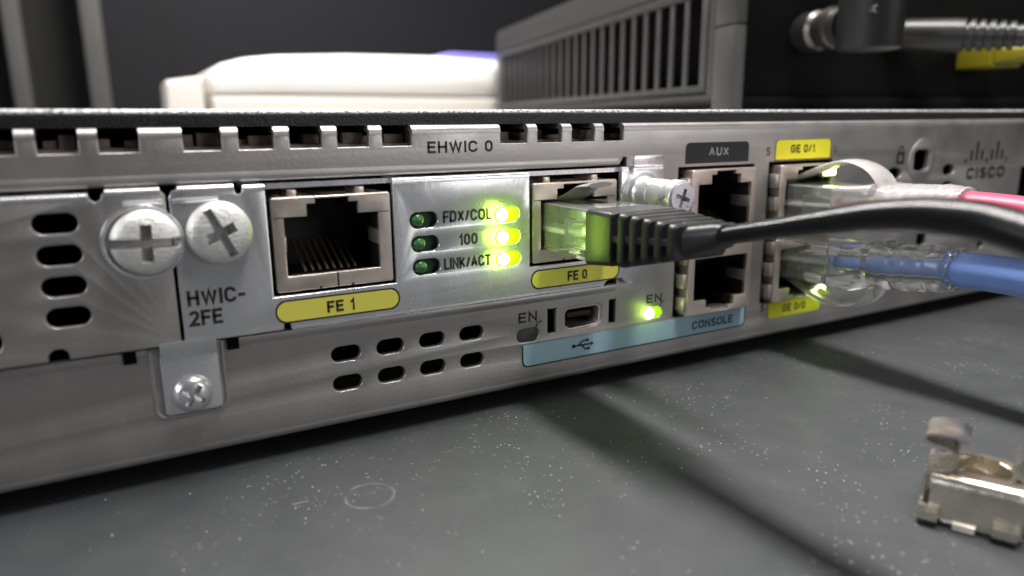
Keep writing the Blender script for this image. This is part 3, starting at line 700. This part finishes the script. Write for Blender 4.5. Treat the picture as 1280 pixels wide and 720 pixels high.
# --- moulded clear plugs on the pink-red and the blue cable
def moulded(label_, jacketmat, bootmat, cx, z0, z1, flip, boot_z, cable_pts, r, soft):
    t = thing('network_cable', label_, 'cable', group='cables plugged into the router')
    plug_body(t, cx, z0, z1, 6.0, -12.0, flip)
    zc = (z0+z1)/2
    wires(t, cx, zc, 3.0, -10.0)
    sg = -1 if flip else 1
    base = z0 if flip else z1
    bm = bmesh.new()     # bow-shaped latch guard arching from the jack mouth to the boot
    pts = [(cx, 3.0, base+sg*0.3), (cx, -1.5, base+sg*1.6), (cx, -6.5, base+sg*3.6), (cx, -11.0, base+sg*4.6), (cx, -15.0, base+sg*3.7), (cx, -17.6, base+sg*1.7), (cx, -18.6, base-sg*0.5)]
    tube_into(bm, pts, 3.0, 0.42, 10, 7)
    link('latch', mesh_from_bm(bm), bootmat, t)
    bm = bmesh.new()     # clear sleeve
    zb0, zb1 = boot_z
    loft(bm, [(-11.6, cx, zc, 6.1, (z1-z0)/2+0.1, 0.8), (-12.2, cx, zc, 6.3, (z1-z0)/2+0.35, 0.9), (-17.0, cx, zc+(zb0-zc)*0.4, 6.2, 4.1, 1.2), (-18.4, cx, zb0, 5.6, 4.1, 2.0), (-18.8, cx, zb0, 4.6, 3.7, 2.6), (-20.2, cx, zb0, 4.5, 3.7, 3.2)]
         + sum([[(y, cx, zb0+(zb1-zb0)*k/4, 4.45, 4.0, 3.6), (y-0.4, cx, zb0+(zb1-zb0)*k/4, 4.6-0.12*k, 4.2-0.1*k, 3.7), (y-1.6, cx, zb0+(zb1-zb0)*k/4, 4.6-0.12*k, 4.2-0.1*k, 3.7), (y-1.95, cx, zb0+(zb1-zb0)*k/4, 4.4-0.13*k, 3.95-0.1*k, 3.5), (y-2.5, cx, zb0+(zb1-zb0)*k/4, 4.35-0.13*k, 3.9-0.1*k, 3.5)] for k, y in enumerate((-20.5, -23.3, -26.1, -28.9))], [])
         + [(-31.9, cx, zb1, 3.9, 3.6, 3.4), (-32.4, cx, zb1, 3.7, 3.4, 3.2)])
    bme = mesh_from_bm(bm)
    bm = bmesh.new(); tube_into(bm, [(cx, -8.0, cable_pts[0][2]-0.03)]+cable_pts[1:4], r*0.54+0.35, n=28, sub=6)      # the sleeve is hollow
    link('boot', boolean(bme, mesh_from_bm(bm)), bootmat, t, 40)
    thin = lambda p: (r*(0.54+0.46*min(1.0, max(0.0, (-29.8-p.y)/2.2))),)*2      # jacket drawn thinner in the sleeve, imitating the boot's refraction
    tube('cable_jacket', cable_pts, thin, jacketmat, t, n=28, sub=8)
    return t
moulded('pink red ethernet cable with milky clear boot plugged into the jack labelled GE 0/1', 'redcable', 'clearpink', 102.7, 26.9, 34.1, False, (31.1, 31.9),
        [(102.7, -11.0, 30.4), (102.7, -19, 30.8), (102.8, -30, 31.9), (103, -41, 31.8), (103.5, -55, 31.0), (106, -90, 26), (112, -150, 8), (122, -210, 2.9), (140, -330, 2.9)], 2.85, True)
moulded('blue ethernet cable with clear boot plugged upside down into the jack labelled GE 0/0', 'bluecable', 'clearblue', 102.7, 15.9, 23.4, True, (20.6, 21.9),
        [(102.7, -11.0, 19.9), (102.7, -19, 20.4), (102.8, -30, 21.7), (103, -41, 22.2), (103, -55, 21.6), (101, -90, 16), (97, -150, 5), (92, -210, 2.95), (85, -330, 2.95)], 2.95, False)

# ------------------------------------------------------------------ grey box with ventilation slots, standing on the router
TOP = 48.2
A = Vector((123.3, 40.3)); Bv = Vector((165.9, 251.0)); ang = math.atan2(Bv.y-A.y, Bv.x-A.x)
e = (Bv-A).normalized(); nx = Vector((e.y, -e.x))          # e: along the slotted side, nx: to the right along the back
bx = thing('vented_box', 'dark grey plastic box with vertical ventilation slots standing on the router lid', 'network device')
BM = Matrix(((nx.x, e.x, 0, A.x), (nx.y, e.y, 0, A.y), (0, 0, 1, TOP), (0, 0, 0, 1)))     # local: x right, y along the side, z up
BMS = BM.copy(); BMS.translation = BM.translation*S
bx.matrix_world = BMS
LEN = 214.0; HB = 43.5; WB = 175.0
def lbox(name, x0, x1, y0, y1, z0, z1, m, bevel=0.0, parent=None): return box(name, x0, x1, y0, y1, z0, z1, m, parent or bx, bevel)
# side shell: a sheet with a window for the slotted insert
nslot = 23
y0, y1 = 16.0, 203.0; pitch = (y1-y0)/nslot
me = plate_mesh([rrect(9.5, 4.6, LEN-1, HB, (0.2, 0.4, 4.0, 0.5)), rect(y0-3.6, 5.0, y1+2.6, 33.9)], 0, 2.0, 0.3)
me.transform(Matrix(((0, 1, 0, 0), (1, 0, 0, 0), (0, 0, 1, 0), (0, 0, 0, 1))))
bm = bmesh.new(); bm.from_mesh(me); bmesh.ops.recalc_face_normals(bm, faces=bm.faces); bm.to_mesh(me); bm.free()
link('side_panel', me, 'box', bx)
bm = bmesh.new()      # skirt drawn in under the side
vv = [bm.verts.new((x, y, z)) for y in (9.4, LEN-2) for x, z in ((0.05, 4.58), (2.2, 4.58), (5.2, 0.5), (4.2, 0.5))]
for q in ((0, 1, 2, 3), (7, 6, 5, 4), (0, 4, 5, 1), (1, 5, 6, 2), (2, 6, 7, 3), (3, 7, 4, 0)): bm.faces.new([vv[i] for i in q])
link('skirt', mesh_from_bm(bm), 'box', bx)
# slotted insert: frame and slats
lbox('vent_frame', -0.15, 1.6, y0-3, y1+2, 30.9, 33.2, 'box', 0.25); lbox('vent_frame', -0.15, 1.6, y0-3, y1+2, 5.6, 7.4, 'box', 0.25)
lbox('vent_frame', -0.15, 1.6, y0-3, y0, 7.3, 31.0, 'box', 0.2); lbox('vent_frame', -0.15, 1.6, y1, y1+2, 7.3, 31.0, 'box', 0.2)
for k in range(1, nslot):
    yy = y0+k*pitch
    lbox('vent_slat', 0.05, 0.75, yy-pitch*0.15, yy+pitch*0.15, 7.3, 31.0, 'box', 0.3)
lbox('inner_liner', 9.0, 9.5, 12, LEN-3, 1, HB-1, 'inside')
lbox('corner_post', -0.3, 3.2, 0, 9.3, 0.6, 21.6, 'box', 0.5); lbox('corner_post', -0.3, 3.2, 0, 9.3, 21.9, HB, 'box', 0.5)
lbox('top_shell', 0.4, WB, 2.5, LEN-1, HB-2.5, HB+0.2, 'box', 0.8)
lbox('base_shell', 0.3, WB, 2.0, LEN-2, 0.0, 1.2, 'boxdark', 0.3)
lbox('back_plate', 3.3, WB-2, 4.5, 6.5, 4.0, HB-2.6, 'boxdark', 0.2)
lbox('back_sill', 3.3, WB-2, 2.6, 6.5, 1.25, 4.0, 'boxdark', 0.3)
lbox('end_shell', WB-2, WB, 2.0, LEN-2, 1.2, HB-2.6, 'boxdark', 0.4)
lbox('far_shell', 2.1, WB-2.1, LEN-3, LEN-1.1, 1.2, HB-2.6, 'boxdark', 0.3)
# sockets on the back of the box
def bp(x, y, z): return (BM @ Vector((x, y, z, 1))).to_3d()
def local_lathe(name, prof, x, y, z, m, parent, n=36):
    o = link(name, lathe_mesh(prof, n), m, parent, 30); o.location = (x*S, y*S, z*S); return o
ant = thing('antenna', 'black stub antenna with knurled metal collar screwed to the back of the vented box', 'antenna')
ant.matrix_world = BMS
AX = 24.0
local_lathe('threaded_collar', [(0, -1), (4.6, -1), (4.6, 1.0), (5.0, 1.4), (5.0, 6.0), (4.6, 6.5), (4.2, 7), (4.2, 10), (5.2, 10.4), (5.2, 12.4), (4.6, 12.8), (4.6, 15.5), (0, 15.6)], AX, 4.6, 20.5, 'brass', ant)
me = lathe_mesh([(0, -8.0), (6.3, -8.0), (7.1, -7.6), (7.3, -6.9), (7.3, 20), (6.6, 60), (5.0, 95), (0, 96)], 40)
me.transform(Matrix.Rotation(R(-90), 4, 'X')); o = link('antenna_stem', me, 'antenna', ant, 30); o.location = (AX*S, (-18.5)*S, 22.0*S)
local_lathe('hinge_pin', [(0, -1), (0.95, -1), (0.95, 0.3), (0.6, 0.35), (0.55, 0.05), (0, 0.05)], AX-4.4, -24.3, 22.3, 'brass', ant)
pw = thing('power_cable', 'grey ribbed strain relief and power lead plugged into the back of the vented box', 'cable')
pw.matrix_world = BMS
PX, PZ = 52.0, 20.6
prof = [(0, -1), (3.0, -1), (3.0, 3.0), (4.2, 3.4), (4.4, 5), (4.4, 16)]
for k in range(6): prof += [(4.3-0.15*k, 17+2.2*k), (4.3-0.15*k, 18.2+2.2*k), (3.3-0.1*k, 18.4+2.2*k), (3.3-0.1*k, 19.0+2.2*k)]
prof += [(3.0, 31.5), (2.0, 32.0), (0, 32.0)]
sr = local_lathe('strain_relief', prof, PX, 4.6, PZ, 'reliefgrey', pw); sr.rotation_euler = (R(4), 0, R(38))
tube('lead', [(PX+16.5, -16.5, PZ-1.5), (PX+23, -25, PZ-2.2), (PX+32, -36, PZ-4), (PX+52, -60, PZ-14)], 1.9, 'bcable', pw, n=16, sub=6)
yp = thing('yellow_plug', 'small yellow plastic network plug in the back of the vented box under the power lead', 'plug')
yp.matrix_world = BMS
bm = bmesh.new(); loft(bm, [(4.6, 83, 14.6, 5.6, 2.7, 0.4), (-6, 83, 14.6, 5.6, 2.7, 0.4), (-6.4, 83, 14.6, 5.2, 2.4, 0.5)]); link('plug_shell', mesh_from_bm(bm), 'yellowplug', yp)
bm = bmesh.new(); loft(bm, [(-6.0, 83, 14.8, 4.6, 2.2, 0.8), (-14, 83, 14.8, 3.4, 2.0, 1.2), (-18, 83, 14.6, 2.6, 1.8, 1.4)]); link('boot', mesh_from_bm(bm), 'yellowplug', yp)
tube('lead', [(83, -15, 14.6), (84, -28, 14), (89, -50, 8), (97, -80, -3)], 1.7, 'yellowplug', yp, n=14, sub=6)

# ------------------------------------------------------------------ white device on the lid
wd = thing('white_device', 'rounded white plastic device lying on the router lid beside the vented box', 'network device')
def xloft(name, secs, m):
    """secs: x, y centre, half depth, z low, z high, radius"""
    bm = bmesh.new(); rings = []
    for x, yc, hd, zl, zh, r in secs:
        pts = rrect(yc-hd, zl, yc+hd, zh, min(r, hd*0.99, (zh-zl)/2*0.99), 8)
        rings.append([bm.verts.new((x, a, b_)) for a, b_ in pts])
    n = len(rings[0])
    for a, b_ in zip(rings, rings[1:]):
        for k in range(n): bm.faces.new((a[k], a[(k+1) % n], b_[(k+1) % n], b_[k]))
    bm.faces.new(rings[0]); bm.faces.new(rings[-1][::-1])
    return link(name, mesh_from_bm(bm), m, wd, 40)
yc = 300
xloft('upper_shell', [(24.0, yc, 30, 59.6, 64.0, 2), (24.6, yc, 34, 59.5, 67.2, 3), (27, yc, 38, 59.5, 70.6, 5), (32, yc, 40, 59.5, 73.6, 6.2), (42, yc, 42, 59.5, 76.2, 8), (56, yc, 42, 59.5, 77.9, 9), (90, yc, 42, 59.5, 79.6, 9), (150, yc, 42, 59.5, 80.4, 9), (186, yc, 41, 59.5, 80.0, 9), (192, yc, 39, 59.8, 75, 7)], 'white')
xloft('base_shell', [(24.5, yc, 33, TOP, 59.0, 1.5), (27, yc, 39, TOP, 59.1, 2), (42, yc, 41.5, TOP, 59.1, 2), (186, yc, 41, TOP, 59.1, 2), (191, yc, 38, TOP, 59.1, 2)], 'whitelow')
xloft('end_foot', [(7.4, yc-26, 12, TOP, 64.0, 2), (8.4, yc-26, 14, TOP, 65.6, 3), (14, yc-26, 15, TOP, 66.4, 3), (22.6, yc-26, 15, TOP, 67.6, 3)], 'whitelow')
xloft('tinted_strip', [(139, yc-20, 15, 77, 80.9, 1), (146, yc-20, 17, 77, 82.4, 1), (184, yc-20, 17, 77, 82.4, 1), (187, yc-20, 16, 77, 81, 1)], 'violet')

# ------------------------------------------------------------------ cage nut lying on the shelf
cn = thing('cage_nut', 'small shiny steel cage nut with curled spring lip lying on the dusty grey shelf', 'cage nut')
a_ = Vector((0.44, -0.90)).normalized(); b2 = Vector((-a_.y, a_.x))          # a_: along the near wall, b2: away from the viewer
CM = Matrix(((a_.x, b2.x, 0, 61.0*S), (a_.y, b2.y, 0, -54.5*S), (0, 0, 1, 0), (0, 0, 0, 1)))
cn.matrix_world = CM
def ysheet(name, prof, x0, x1, th, m='cage'):
    """bent strip: centreline in (y,z), swept along local x"""
    P = [Vector(p) for p in prof]; L_, R_ = [], []
    for i, p in enumerate(P):
        t = (P[min(i+1, len(P)-1)]-P[max(i-1, 0)]).normalized(); n = Vector((-t.y, t.x))*th/2
        L_.append(p+n); R_.append(p-n)
    bm = bmesh.new(); prism_x(bm, [(p.x, p.y) for p in L_]+[(p.x, p.y) for p in reversed(R_)], x0, x1)
    return link(name, mesh_from_bm(bm), m, cn, 40)
def xsheet(name, prof, y0, y1, th, m='cage'):
    P = [Vector(p) for p in prof]; L_, R_ = [], []
    for i, p in enumerate(P):
        t = (P[min(i+1, len(P)-1)]-P[max(i-1, 0)]).normalized(); n = Vector((-t.y, t.x))*th/2
        L_.append(p+n); R_.append(p-n)
    bm = bmesh.new(); pr_ = [(p.x, p.y) for p in L_]+[(p.x, p.y) for p in reversed(R_)]
    a = [bm.verts.new((x, y0, z)) for x, z in pr_]; b_ = [bm.verts.new((x, y1, z)) for x, z in pr_]
    n = len(pr_)
    for k in range(n): bm.faces.new((a[k], a[(k+1) % n], b_[(k+1) % n], b_[k]))
    bm.faces.new(a[::-1]); bm.faces.new(b_)
    return link(name, mesh_from_bm(bm), m, cn, 40)
# near wall rolling over into the top sheet
ysheet('near_wall', [(0.2, 0.9), (0.2, 4.9)]+[(1.3+1.1*math.cos(R(180-q)), 4.9+1.1*math.sin(R(180-q))) for q in (15, 35, 55, 75, 90)]+[(2.4, 6.05)], 0.8, 10.0, 0.55)
ysheet('far_wall', [(9.8, 0.4), (9.8, 4.9)]+[(8.7+1.1*math.cos(R(q)), 4.9+1.1*math.sin(R(q))) for q in (15, 35, 55, 75, 90)]+[(7.8, 6.05)], 0.8, 10.0, 0.55)
bm = bmesh.new(); box_into(bm, 0.6, 10.1, 0.45, 9.5, 0.05, 0.6, 0.1)
link('floor_strip', mesh_from_bm(bm), 'cage', cn)
# square nut held inside, with bored thread collar
nutm = plate_mesh([rrect(1.3, 1.2, 9.6, 8.9, 0.8), circle(5.6, 5.2, 2.9, 32)], 0, 3.6, 0.25)
nutm.transform(Matrix(((1, 0, 0, 0), (0, 0, 1, 0), (0, 1, 0, 1.0*S), (0, 0, 0, 1)))); bm = bmesh.new(); bm.from_mesh(nutm); bmesh.ops.recalc_face_normals(bm, faces=bm.faces); bm.to_mesh(nutm); bm.free()
link('square_nut', nutm, 'cage', cn)
colm = plate_mesh([circle(5.6, 5.2, 3.7, 32), circle(5.6, 5.2, 2.9, 32)], 0, 1.6, 0.2)
colm.transform(Matrix(((1, 0, 0, 0), (0, 0, 1, 0), (0, 1, 0, 4.5*S), (0, 0, 0, 1)))); bm = bmesh.new(); bm.from_mesh(colm); bmesh.ops.recalc_face_normals(bm, faces=bm.faces); bm.to_mesh(colm); bm.free()
link('thread_collar', colm, 'cage', cn)
# bottom retaining tabs of the near wall
for x0, x1, yo in ((-0.2, 1.9, -0.6), (3.4, 5.6, -0.35), (7.2, 9.6, -0.6)):
    ysheet('retaining_tab', [(0.3, 2.2), (yo, 2.1), (yo-0.25, 1.8), (yo-0.25, 0.9), (0.0, 0.25)] if x0 != 3.4 else [(0.25, 1.0), (yo, 0.8), (yo-0.1, 0.2)], x0, x1, 0.45)
# curled spring lip rising from the left end
lip = [(0.15, 5.5), (0.5, 6.1), (1.6, 6.35), (2.6, 6.9), (3.0, 7.9), (2.7, 8.9), (1.7, 9.4), (0.4, 9.6), (-0.4, 10.0), (-0.1, 10.6), (1.2, 10.9), (2.8, 10.8), (3.9, 10.2)]
cat_ = [(p.x, p.z) for p in catmull([(x, 0, z) for x, z in lip], 5)]
xsheet('spring_lip', cat_, 0.5, 6.4, 0.3)
xsheet('end_wall', [(0.1, 0.3), (-0.05, 3.0), (0.15, 5.6)], 0.5, 9.4, 0.4)
lip2 = [(10.4, 0.3), (10.7, 3.0), (10.6, 5.2), (10.1, 6.2), (9.2, 6.9), (8.7, 7.8), (8.8, 8.6)]
xsheet('spring_lip', [(p.x, p.z) for p in catmull([(x, 0, z) for x, z in lip2], 4)], 2.6, 7.6, 0.42)

# ------------------------------------------------------------------ loose dust on the shelf
bm = bmesh.new()
def speck(x, y, r):
    v = [bm.verts.new((x+r*random.uniform(0.6, 1.3)*math.cos(2.1*k+random.random()), y+r*random.uniform(0.6, 1.3)*math.sin(2.1*k+random.random()), 0.0)) for k in range(3)]
    t = bm.verts.new((x, y, r*random.uniform(0.5, 1.2)))
    for k in range(3): bm.faces.new((v[k], v[(k+1) % 3], t))
for _ in range(5):                                   # lint fibres
    x, y, t0 = random.uniform(-20, 120), random.uniform(-70, -4), random.uniform(0, 6.28); L_ = random.uniform(1.0, 3.2); cv = random.uniform(-1.4, 1.4)
    pts = []
    for k in range(6):
        pts.append((x, y, 0.04)); t0 += cv/5; x += L_/5*math.cos(t0); y += L_/5*math.sin(t0)
    tube_into(bm, pts, 0.014, n=5, smooth=False)
cl_ = [(random.uniform(-30, 130), random.uniform(-60, -2), random.uniform(1.5, 9)) for _ in range(30)]
for _ in range(900):
    if random.random() < 0.75:
        c = random.choice(cl_); x = random.gauss(c[0], c[2]); y = random.gauss(c[1], c[2]*0.6)
    else: x = random.uniform(-60, 190); y = random.uniform(-90, -1)
    if y > -0.5: continue
    speck(x, y, random.choice((0.022, 0.026, 0.03, 0.035, 0.04, 0.045, 0.05, 0.065, 0.11)))
d = link('dust', mesh_from_bm(bm), 'dust', None, 0); d['kind'] = 'stuff'; d['label'] = 'pale dust specks scattered over the grey shelf'
bpy.context.view_layer.update()
